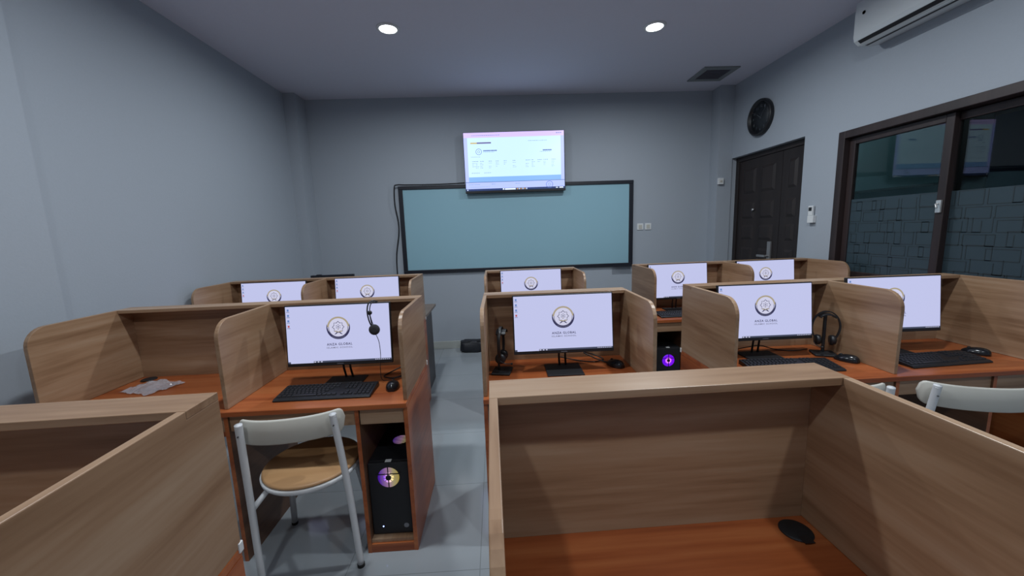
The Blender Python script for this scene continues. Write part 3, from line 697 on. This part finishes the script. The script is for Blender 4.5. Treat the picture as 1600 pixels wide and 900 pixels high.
def make_case(loc, rz, lab, purple, w_=0.19, h_=0.375, d_=0.37):
    t = empty('computer_case', loc, rz, lab, 'computer case', 'black computer cases with lit fans')
    # front faces -y, front plane y=0
    b = bm_new(); box(b, -w_/2, w_/2, 0.02, d_, 0.006, h_); body = obj('case_body', b, M_black, t, bevel=0.003)
    b = bm_new(); box(b, -w_/2+0.001, w_/2-0.001, 0.0, 0.0195, 0.004, h_-0.002); fp = obj('front_panel', b, M_blackm, t, bevel=0.004)
    fz = h_-0.075 if not purple else 0.335
    b = bm_new(); lathe(b, [(0.050, 0), (0.050, -0.002), (0.030, -0.002), (0.030, 0)], (0, 0, 0), 'y', 36); fr_ = obj('fan_ring', b, M_pur if purple else M_rgb, t); fr_.location = (0.0, -0.0005, fz)
    b = bm_new()
    for k in range(9):
        a = 2*PI*k/9; poly(b, [(0.010*math.cos(a), 0.010*math.sin(a)), (0.046*math.cos(a-0.12), 0.046*math.sin(a-0.12)), (0.047*math.cos(a+0.36), 0.047*math.sin(a+0.36)), (0.011*math.cos(a+0.7), 0.011*math.sin(a+0.7))], 0, 0)
    ob = obj('fan_blades', b, M_hot if purple else M_rgb2, fr_); ob.location = (0, -0.0026, 0); ob.scale = (0.55, 1, 0.55)
    b = bm_new(); lathe(b, [(0.013, 0), (0.013, -0.003), (0.001, -0.003)], (0, -0.0028, 0), 'y', 18); obj('fan_hub', b, M_blackm, fr_)
    # bars of the front grille over the fan
    b = bm_new(); box(b, -0.002, 0.002, -0.0085, -0.0035, fz-0.055, fz+0.055); box(b, -0.06, 0.06, -0.0085, -0.0035, fz+0.018, fz+0.021); obj('grille_bar', b, M_black, fp)
    # fans in the top
    for yy in (() if purple else (0.20,)):
        b = bm_new(); lathe(b, [(0.040, 0), (0.040, 0.0015), (0.018, 0.0015), (0.018, 0)], (0, 0, 0), 'z', 30); o = obj('top_fan', b, M_rgb, t); o.location = (0.015, yy, h_+0.0003)
        b = bm_new()
        for k in range(-7, 8): box(b, -0.055, 0.055, k*0.0078-0.0011, k*0.0078+0.0011, 0.002, 0.003)
        obj('top_grille', b, M_blackm, o)
    b = bm_new(); box(b, -0.014, 0.014, 0.004, 0.026, h_, h_+0.0012); obj('sticker', b, M_whitep, t)
    b = bm_new(); lathe(b, [(0.0035, -0.001), (0.0035, 0)], (-0.045, 0, 0.045), 'y', 12); obj('power_light', b, emis('blue_led', (0.3, 0.4, 1.0), 4.0), fp)
    b = bm_new(); lathe(b, [(0.012, -0.0012), (0.012, 0)], (0.065, 0, 0.045), 'y', 20); obj('round_badge', b, plain('badge', (0.25, 0.25, 0.27), 0.3, metal=0.8), fp)
    # light bar along the left top edge
    b = bm_new(); box(b, -w_/2-0.0015, -w_/2+0.0005, 0.03, d_-0.02, h_-0.03, h_-0.02); obj('side_light', b, M_pur if purple else emis('side_glow', (0.8, 0.12, 0.55), 0.6), t)
    return t
make_case(at('L2', -0.121, 0.487, 0.063), 0.0, 'black computer case with rainbow fan light in the bay right of the white chair', False)
make_case(at('R3B', 0.135, 0.487, 0.063), 0.0, 'black computer case with a purple glowing fan, glimpsed between the desks right of centre', True, 0.20, 0.44)
b = bm_new(); p = at('L2', -0.09, 0.085, 0.0); box(b, p[0]-0.02, p[0]+0.02, p[1]-0.012, p[1]+0.02, 0.452, 0.475); tube(b, spline([(p[0]-0.02, p[1], 0.465), (p[0]-0.05, p[1], 0.468), (p[0]-0.085, p[1]+0.005, 0.455)]), 0.003, 8)
# plug rests on the case top
tag(obj('power_plug', b, M_whitep, bevel=0.002), 'small white plug on a cord lying on top of the lit computer case', 'plug')
bpy.data.objects['power_plug'].location.z = -0.0135

# ------------------------------------------------------------------ chairs
M_seat = wood('seat_wood', [(0.36, 0.19, 0.08), (0.46, 0.26, 0.12), (0.52, 0.31, 0.15)], 'x', 0.45, 0.6)
def make_chair():
    t = empty('cafe_chair', (0, 0, 0), 0, 'x', 'chair', 'white tubular chairs with round wooden seats')
    # local: sitter faces +y; rear posts at y = -0.13 .. ; origin under the seat centre
    ZS = 0.452; R = 0.212
    b = bm_new(); lathe(b, [(0.001, ZS-0.008), (R-0.012, ZS-0.008), (R-0.004, ZS-0.004), (R-0.004, ZS+0.004), (R-0.012, ZS+0.008), (0.001, ZS+0.007)], (0, 0, 0), 'z', 64); obj('seat', b, M_seat, t)
    b = bm_new(); lathe(b, [(R-0.03, ZS-0.032), (R-0.006, ZS-0.032), (R+0.002, ZS-0.024), (R+0.004, ZS-0.010), (R, ZS-0.0085), (R-0.03, ZS-0.0085), (R-0.03, ZS-0.032)], (0, 0, 0), 'z', 64); obj('seat_rim', b, M_white, t)
    for s in (-1, 1):
        b = bm_new(); pts = [(s*0.204, -0.168, 0.012), (s*0.192, -0.194, 0.40), (s*0.1745, -0.235, 0.745), (s*0.1735, -0.238, 0.768)]
        tube(b, spline(pts, 8), 0.0142, 14, rs=None); lathe(b, [(0.0142, 0), (0.011, 0.008), (0.004, 0.012)], (s*0.1735, -0.2382, 0.767), 'z', 14)
        leg = obj('leg', b, M_white, t)
        b = bm_new(); lathe(b, [(0.0165, 0.0), (0.0165, 0.014), (0.012, 0.016)], (s*0.204, -0.168, 0), 'z', 14); obj('rubber_foot', b, M_rubber, leg)
        b = bm_new(); lathe(b, [(0.003, -0.001), (0.003, 0.004)], (s*0.1750, -0.2515, 0.733), 'y', 10); obj('screw', b, plain('screw_dark', (0.08, 0.08, 0.08), 0.4), leg)
        b = bm_new(); tube(b, [(s*0.193, -0.192, 0.375), (s*0.16, -0.11, 0.405), (s*0.12, -0.05, 0.424)], 0.012, 12); obj('stretcher', b, M_white, t)
        b = bm_new(); tube(b, [(s*0.190, 0.195, 0.012), (s*0.150, 0.115, 0.425)], 0.0145, 14); leg = obj('leg', b, M_white, t)
        b = bm_new(); lathe(b, [(0.0155, 0.0), (0.0155, 0.014), (0.012, 0.016)], (s*0.190, 0.195, 0), 'z', 14); obj('rubber_foot', b, M_rubber, leg)
    # curved backrest, in front of the posts
    b = bm_new(); n = 36; HW = 0.202; th = 0.016
    rows = []
    for k in range(n+1):
        s = -1+2*k/n; x = HW*math.sin(s*1.15)/math.sin(1.15); yc = -0.243 + 0.045*abs(s)**2.2
        e = max(0.0, 1-((abs(s)-0.80)/0.20)**2) if abs(s) > 0.80 else 1.0
        hh = 0.050*(e**0.5) + 0.002
        zc = 0.718 + 0.010*s*s
        row = []
        for (dy, dz) in ((-th/2, -0.9), (-th/2, 0.9), (-th*0.25, 1.0), (th*0.25, 1.0), (th/2, 0.9), (th/2, -0.9), (th*0.25, -1.0), (-th*0.25, -1.0)):
            row.append(b.verts.new((x, yc+dy+0.025, zc+dz*hh)))
        rows.append(row)
    for p_, q_ in zip(rows, rows[1:]):
        for k in range(8):
            f = b.faces.new((p_[k], p_[(k+1) % 8], q_[(k+1) % 8], q_[k])); f.smooth = True
    b.faces.new(rows[0]); b.faces.new(rows[-1])
    obj('backrest', b, M_cream, t)
    return t
ch0 = make_chair()
for i, (x, y, rz, lab) in enumerate([(-0.903, 1.725, 9, 'white tubular chair with round wooden seat and cream backrest, left of the aisle'),
                                     (2.095, 1.660, -18, 'white tubular chair nearest the window, its whole cream backrest showing over the partition'),
                                     (1.515, 1.75, -8, 'white tubular chair by the window side desk, only one backrest end showing')]):
    o = ch0 if i == 0 else copy_tree(ch0)
    o['label'] = lab; o.location = (x, y, 0); o.rotation_euler = (0, 0, math.radians(rz))

# ------------------------------------------------------------------ television
t = empty('television', (0.272, 4.805, 2.305), 0, 'large lit television on the back wall above the whiteboard', 'television')
t.rotation_euler = (0, math.radians(-0.15), 0)
TW, THh = 1.215, 0.705
b = bm_new(); box(b, -TW/2, TW/2, 0, 0.045, -THh/2, THh/2); box(b, -0.35, 0.35, 0.045, 0.07, -0.25, 0.2); hs = obj('television_housing', b, M_black, t, bevel=0.003)
b = bm_new(); box(b, -0.2, 0.2, 0.0705, 0.0945, -0.15, 0.15); obj('wall_bracket', b, M_blackm, t)
def tvmat(n, c, s=1.0): return emis('tv_'+n, c, TV_E*s)
tvm = [tvmat('page', (0.57, 0.80, 1.0), 0.60), tvmat('edge', (0.42, 0.50, 1.0), 0.62), tvmat('pink', (0.62, 0.50, 0.95), 0.62), tvmat('blue', (0.27, 0.52, 1.0), 0.5), tvmat('line', (0.16, 0.26, 0.55), 0.42),
       tvmat('text', (0.22, 0.36, 0.55), 0.5), tvmat('yellow', (0.55, 0.45, 0.2), 0.6), tvmat('purple', (0.12, 0.10, 0.28), 0.6), tvmat('bar', (0.02, 0.04, 0.14), 0.6), tvmat('ink', (0.08, 0.14, 0.42), 0.6), tvmat('white', (0.75, 0.85, 1.0), 0.6), tvmat('orange', (0.7, 0.4, 0.1), 0.6)]
b = bm_new(); SX0, SX1, SZ0, SZ1 = -TW/2+0.006, TW/2-0.010, -THh/2+0.028, THh/2-0.005
sw, sh = SX1-SX0, SZ1-SZ0
def R_(u0, u1, v0, v1, mi, lay=1):
    """rectangle in screen fractions, v down from the top"""
    box(b, SX0+u0*sw, SX0+u1*sw, -0.0010-0.0003*lay, -0.0003*lay, SZ1-v1*sh, SZ1-v0*sh, mi)
R_(0, 1, 0, 0.085, 2, 1); R_(0, 0.035, 0.085, 0.965, 1, 1); R_(0.965, 1, 0.085, 0.965, 1, 1)
R_(0.035, 0.965, 0.085, 0.76, 0, 1); R_(0.035, 0.965, 0.76, 0.845, 3, 1); R_(0.035, 0.965, 0.855, 0.965, 1, 1); R_(0, 1, 0.845, 0.855, 4, 2)
R_(0, 1, 0.965, 1.0, 8, 2)
R_(0.065, 0.13, 0.165, 0.19, 6, 2); R_(0.13, 0.27, 0.165, 0.188, 7, 2)
rg = random.Random(3)
def words(u0, u1, v, h, mi, gap=0.005):
    u = u0
    while u < u1:
        w_ = rg.uniform(0.006, 0.018); R_(u, min(u+w_, u1), v, v+h, mi, 2); u += w_+gap
words(0.19, 0.325, 0.300, 0.018, 9, 0.0015); words(0.19, 0.30, 0.33, 0.006, 5)
words(0.785, 0.875, 0.315, 0.020, 9, 0.0015); words(0.755, 0.87, 0.345, 0.007, 5); words(0.64, 0.83, 0.155, 0.007, 5)
words(0.08, 0.36, 0.045, 0.007, 4); words(0.92, 0.975, 0.03, 0.012, 4); words(0.065, 0.155, 0.41, 0.006, 5)
for cu_ in (0.075, 0.11, 0.155, 0.24, 0.31, 0.39, 0.48, 0.61, 0.67, 0.73, 0.79, 0.87):
    words(cu_, cu_+rg.uniform(0.02, 0.05), 0.485, 0.009, 5)
    for rr in (0.52, 0.545, 0.575, 0.60):
        if rg.random() < 0.75: words(cu_, cu_+rg.uniform(0.015, 0.035), rr, 0.006, 5)
words(0.065, 0.145, 0.685, 0.008, 5); words(0.19, 0.26, 0.685, 0.008, 5)
words(0.03, 0.14, 0.885, 0.008, 5); words(0.26, 0.30, 0.885, 0.008, 5); words(0.50, 0.545, 0.885, 0.008, 5); words(0.04, 0.24, 0.93, 0.006, 5)
R_(0.37, 0.385, 0.968, 0.993, 10, 3); R_(0.392, 0.50, 0.97, 0.995, 10, 3)
for k, mi in enumerate((11, 10, 11, 10, 11, 10)): R_(0.512+k*0.019, 0.522+k*0.019, 0.972, 0.994, mi, 3)
R_(0.91, 0.93, 0.975, 0.99, 10, 3); R_(0.945, 0.985, 0.973, 0.992, 10, 3); R_(0.012, 0.022, 0.975, 0.992, 10, 3)
for (u, v, r) in ((0.145, 0.325, 0.036), (0.845, 0.925, 0.042)):
    cx, cz = SX0+u*sw, SZ1-v*sh
    ring(b, cx, cz, -0.0022, r, r*0.87, 0, 2*PI, 9, 36)
    ring(b, cx, cz, -0.0022, r*0.42, r*0.30, 0, 2*PI, 5, 16)
sc = obj('screen', b, tvm, t)
# tv cable
b = bm_new(); yw = YW-0.045
tube(b, spline([(-0.345, yw, 2.085), (-0.50, yw, 2.080), (-0.75, yw, 2.078), (-1.05, yw-0.002, 2.082), (-1.165, yw, 2.085), (-1.198, yw, 2.05), (-1.205, yw, 1.85), (-1.185, yw+0.02, 1.65), (-1.19, yw+0.02, 1.50), (-1.235, yw+0.02, 1.25), (-1.245, yw+0.02, 1.02), (-1.24, yw+0.02, 0.6), (-1.22, yw+0.02, 0.2), (-1.22, yw, 0.01)], 8), 0.008, 8)
tag(obj('power_cable', b, M_blackm), 'black cable running from the television along the whiteboard edge and down the wall', 'cable')

# ------------------------------------------------------------------ whiteboard
t = empty('whiteboard', (0.292, YW, 1.53), 0, 'wide black framed whiteboard on the back wall below the television', 'whiteboard')
t.rotation_euler = (0, math.radians(0.2), 0)
BW, BH, bf = 2.905, 1.070, 0.052
b = bm_new(); y0, y1 = -0.032, -0.002
box(b, -BW/2, BW/2, y0, y1, BH/2-bf*0.8, BH/2); box(b, -BW/2, BW/2, y0, y1, -BH/2, -BH/2+bf*0.8)
box(b, -BW/2, -BW/2+bf, y0, y1, -BH/2+bf*0.8, BH/2-bf*0.8); box(b, BW/2-bf, BW/2, y0, y1, -BH/2+bf*0.8, BH/2-bf*0.8)
obj('board_frame', b, M_navy, t, bevel=0.004)
b = bm_new(); box(b, -BW/2+bf, BW/2-bf, -0.018, -0.003, -BH/2+bf*0.8, BH/2-bf*0.8)
obj('board_surface', b, plain('whiteboard_surface', (0.29, 0.49, 0.58), 0.22), t)
b = bm_new(); box(b, 1.19, 1.43, -0.075, -0.0325, -BH/2+0.002, -BH/2+0.012); box(b, 1.19, 1.43, -0.078, -0.075, -BH/2+0.002, -BH/2+0.022); obj('pen_tray', b, M_navy, t, bevel=0.002)

# ------------------------------------------------------------------ small wall things
def socket(x, lab):
    t = empty('wall_switch', (x, YW, 1.482), 0, lab, 'wall switch', 'white plates right of the whiteboard')
    b = bm_new(); box(b, -0.040, 0.040, -0.010, -0.0005, -0.040, 0.040); obj('plate', b, M_whitep, t, bevel=0.003)
    b = bm_new(); box(b, -0.022, 0.022, -0.014, -0.0105, -0.024, 0.024); obj('rocker', b, M_cream, t, bevel=0.002)
socket(1.845, 'white wall switch plate right of the whiteboard, nearer to it')
socket(1.945, 'white wall switch plate right of the whiteboard, farther from it')
t = empty('wall_sensor', (2.752, 4.72, 1.99), 0, 'small white box high on the corner pillar left of the door', 'wall sensor')
b = bm_new(); box(b, -0.03, 0.035, -0.03, -0.0005, -0.035, 0.040); obj('sensor_body', b, M_whitep, t, bevel=0.004)
b = bm_new(); box(b, -0.012, 0.016, -0.034, -0.0305, -0.01, 0.012); obj('sensor_window', b, M_cream, t)
# remote in its wall holder
t = empty('remote_holder', (XR, 3.445, 1.50), 0, 'white wall holder between door and window holding a remote', 'remote holder')
b = bm_new(); box(b, -0.032, -0.0005, -0.033, 0.033, -0.035, 0.03); obj('holder_pocket', b, M_whitep, t, bevel=0.003)
t = empty('remote_control', (XR-0.018, 3.455, 1.50), 0, 'white air conditioner remote with dark display standing in the wall holder', 'remote control')
b = bm_new(); box(b, -0.010, 0.010, -0.025, 0.025, 0.0305, 0.118); obj('remote_body', b, M_whitep, t, bevel=0.004)
b = bm_new(); box(b, -0.0115, -0.0102, -0.017, 0.017, 0.072, 0.104); obj('display', b, M_black, t)

# clock
t = empty('wall_clock', (XR, 4.225, 2.592), 0, 'round black wall clock above the dark door', 'clock')
t.rotation_euler = (0, 0, 0)
b = bm_new(); lathe(b, [(0.150, -0.0005), (0.186, -0.0005), (0.188, -0.020), (0.184, -0.040), (0.172, -0.046), (0.160, -0.040), (0.160, -0.014), (0.150, -0.012)], (0, 0, 0), 'x', 64)
obj('clock_rim', b, M_black, t)
b = bm_new(); lathe(b, [(0.001, -0.014), (0.159, -0.014), (0.159, -0.010), (0.001, -0.010)], (0, 0, 0), 'x', 64)
face = obj('clock_face', b, plain('clock_dial', (0.016, 0.020, 0.026), 0.5), t)
b = bm_new()
for k in range(60):
    a = 2*PI*k/60; r0 = 0.149 if k % 5 else 0.143; r1 = 0.154; wd = 0.0007 if k % 5 else 0.002
    d = Vector((0, math.sin(a), math.cos(a))); n = Vector((0, math.cos(a), -math.sin(a)))
    vs = [b.verts.new(Vector((-0.0146, 0, 0))+d*r+n*s*wd) for r, s in ((r0, -1), (r1, -1), (r1, 1), (r0, 1))]; b.faces.new(vs)
obj('minute_marks', b, plain('clock_mark', (0.10, 0.11, 0.13), 0.5), face)
def digits():
    bb = bm_new()
    for k in range(1, 13):
        tmp = bm_new(); text_into(tmp, str(k), 0, 0, 0, 0.017 if k < 10 else 0.030, 0, 0.028)
        a = 2*PI*k/12; cy_, cz_ = -math.sin(a)*0.118, math.cos(a)*0.118
        mp = {}
        for v in tmp.verts: mp[v] = bb.verts.new((-0.0148, cy_ - v.co.x, cz_ + v.co.z))
        for f in tmp.faces: bb.faces.new([mp[v] for v in f.verts])
        tmp.free()
    return bb
obj('numerals', digits(), plain('clock_number', (0.085, 0.095, 0.11), 0.5), face)
for nm, a, ln, wd in (('hour_hand', math.radians(305), 0.075, 0.005), ('minute_hand', math.radians(40), 0.11, 0.0035)):
    b = bm_new(); d = Vector((0, -math.sin(a), math.cos(a))); n = Vector((0, math.cos(a), math.sin(a)))
    A = [Vector((-0.018, 0, 0))+d*r+n*s*wd for r, s in ((-0.02, -1), (ln, -.5), (ln, .5), (-0.02, 1))]
    v = [b.verts.new(q) for q in A]+[b.verts.new(q+Vector((0.0015, 0, 0))) for q in A]
    for f in ((0,1,2,3),(7,6,5,4),(0,4,5,1),(1,5,6,2),(2,6,7,3),(3,7,4,0)): b.faces.new([v[i] for i in f])
    obj(nm, b, plain('clock_hand', (0.07, 0.08, 0.09), 0.4), t)

# ------------------------------------------------------------------ air conditioner
t = empty('air_conditioner', (XR, 2.55, 2.74), 0, 'white split air conditioner high on the right wall, cut by the picture top', 'air conditioner')
prof = [(-0.001, 0.015), (-0.001, 0.305), (-0.175, 0.305), (-0.200, 0.292), (-0.206, 0.22), (-0.206, 0.06), (-0.198, 0.032), (-0.165, 0.003), (-0.06, 0.003)]
b = bm_new(); prism(b, [(p[0], p[1]) for p in prof], 'y', -0.42, 0.42); body = obj('case', b, plain('ac_white', (0.62, 0.66, 0.68), 0.35), t, bevel=0.006, bseg=3)
b = bm_new(); prism(b, [(-0.197, 0.030), (-0.176, 0.0125), (-0.178, 0.0105), (-0.199, 0.028)], 'y', -0.36, 0.385); obj('outlet_slot', b, M_blackm, t)
b = bm_new(); prism(b, [(-0.140, -0.0006), (-0.140, -0.003), (-0.120, -0.003), (-0.120, -0.0006)], 'y', -0.36, 0.385); obj('outlet_slot', b, M_blackm, t)
b = bm_new(); box(b, -0.172, -0.146, -0.36, 0.385, -0.0045, -0.0025); lv = obj('louver', b, plain('ac_white', (0.62, 0.66, 0.68), 0.35), t)
lv.location.z = 0.0
b = bm_new(); text_into(b, 'LG', 0, 0, 0, 0.02, 0) if False else lathe(b, [(0.012, -0.0010), (0.012, 0.0), (0.009, 0.0), (0.009, -0.0010), (0.012, -0.0010)], (-0.2082, 0.345, 0.20), 'x', 20)
obj('badge', b, plain('badge_grey', (0.18, 0.19, 0.2), 0.4), t)

# ------------------------------------------------------------------ teacher's table, monitor on it, bag, plastic bag
t = empty('teacher_table', (0, 0, 0), 0, 'dark sided table between the back row desk and the rear wall, left of the aisle', 'table')
b = bm_new(); box(b, -2.0, -0.665, 3.44, 4.08, 0.725, 0.75); obj('tabletop', b, wood('walnut_grey', [(0.10, 0.07, 0.055), (0.15, 0.11, 0.09), (0.19, 0.15, 0.12)], 'x', 0.4), t, bevel=0.002)
M_dk = plain('charcoal_laminate', (0.055, 0.05, 0.055), 0.5)
for x in (-1.97, -0.705):
    b = bm_new(); box(b, x, x+0.022, 3.46, 3.90, 0.0, 0.7245); obj('side_panel', b, M_dk, t, bevel=0.002)
b = bm_new(); box(b, -1.9475, -0.7055, 3.83, 3.848, 0.25, 0.7245); obj('modesty_panel', b, M_dk, t)
t = empty('desktop_monitor', (-1.60, 3.80, 0.7505), math.radians(1), 'switched off black monitor behind the far left desk, only its top edge showing', 'computer monitor')
b = bm_new(); box(b, -0.205, 0.205, 0, 0.03, 0.10, 0.378); box(b, -0.15, -0.10, 0.0, 0.02, 0.3785, 0.385); obj('housing', b, M_navy, t, bevel=0.004)
b = bm_new(); box(b, -0.195, 0.195, -0.001, -0.0002, 0.12, 0.37); obj('screen', b, plain('dark_screen', (0.02, 0.025, 0.035), 0.3), t)
b = bm_new(); box(b, -0.02, 0.02, 0.0305, 0.045, 0.008, 0.25); obj('stand_post', b, M_black, t)
b = bm_new(); box(b, -0.11, 0.11, -0.05, 0.11, 0, 0.0075); obj('stand_base', b, M_black, t, bevel=0.003)

def bag():
    b = bm_new(); bmesh.ops.create_icosphere(b, subdivisions=4, radius=1.0)
    from mathutils import noise
    for v in b.verts:
        c = v.co.copy()
        q = Vector([math.copysign(abs(c[i])**0.45, c[i]) for i in range(3)])
        n_ = noise.noise(c*2.1)*0.16 + noise.noise(c*5.0)*0.06
        q = q*(1+n_)
        v.co = Vector((q.x*0.148, q.y*0.085*(1-0.25*max(0, q.z)), q.z*0.072))
    zmin = min(v.co.z for v in b.verts)
    for v in b.verts:
        v.co.z -= zmin
        if v.co.z < 0.012: v.co.z = 0.0
    for f in b.faces: f.smooth = True
    return b
t = empty('fabric_bag', (-0.345, 4.745, 0), math.radians(-4), 'small crumpled black bag on the floor at the end of the aisle', 'bag')
obj('bag_body', bag(), plain('black_nylon', (0.012, 0.014, 0.02), 0.55, bump=0.5, bscale=25), t)
b = bm_new(); tube(b, spline([(0.06, -0.05, 0.135), (0.09, -0.07, 0.15), (0.125, -0.06, 0.155), (0.15, -0.02, 0.13)]), 0.006, 8); tube(b, spline([(-0.14, -0.03, 0.10), (-0.12, -0.07, 0.14), (-0.05, -0.075, 0.145), (0.0, -0.05, 0.15)]), 0.004, 8); obj('bag_strap', b, M_blackm, t)

# clear plastic bag on the empty bay's desk
def plastic():
    from mathutils import noise
    b = bm_new(); nx, ny = 30, 20; g = []
    for j in range(ny+1):
        row = []
        for i in range(nx+1):
            u, v = i/nx-0.5, j/ny-0.5
            z = 0.003 + 0.022*max(0, 1-(2*u)**2)*max(0, 1-(2*v)**2) + 0.014*abs(noise.noise(Vector((u*6, v*5, 1.3)))) + 0.005*abs(noise.noise(Vector((u*16, v*14, 4.3))))
            row.append(b.verts.new((u*0.19+v*0.05, v*0.16-u*0.03+0.01*noise.noise(Vector((u*5, v*5, 9))), z)))
        g.append(row)
    for j in range(ny):
        for i in range(nx):
            f = b.faces.new((g[j][i], g[j][i+1], g[j+1][i+1], g[j+1][i]))
    return b
mtp = bpy.data.materials.new('crinkled_polythene'); mtp.use_nodes = True
_N = mtp.node_tree.nodes; _L = mtp.node_tree.links; _pb = _N['Principled BSDF']; _pb.inputs['Base Color'].default_value = (0.55, 0.58, 0.64, 1); _pb.inputs['Roughness'].default_value = 0.15
_tr = _N.new('ShaderNodeBsdfTransparent'); _mx = _N.new('ShaderNodeMixShader'); _mx.inputs[0].default_value = 0.5
_L.new(_tr.outputs[0], _mx.inputs[1]); _L.new(_pb.outputs[0], _mx.inputs[2]); _L.new(_mx.outputs[0], _N['Material Output'].inputs[0])
o = obj('plastic_bag', plastic(), mtp); o.location = at('L2', -1.375, 0.20, HD+0.0005); o.rotation_euler = (0, 0, math.radians(-8))
tag(o, 'crumpled clear plastic bag beside the cable hole of the empty left bay', 'plastic bag')
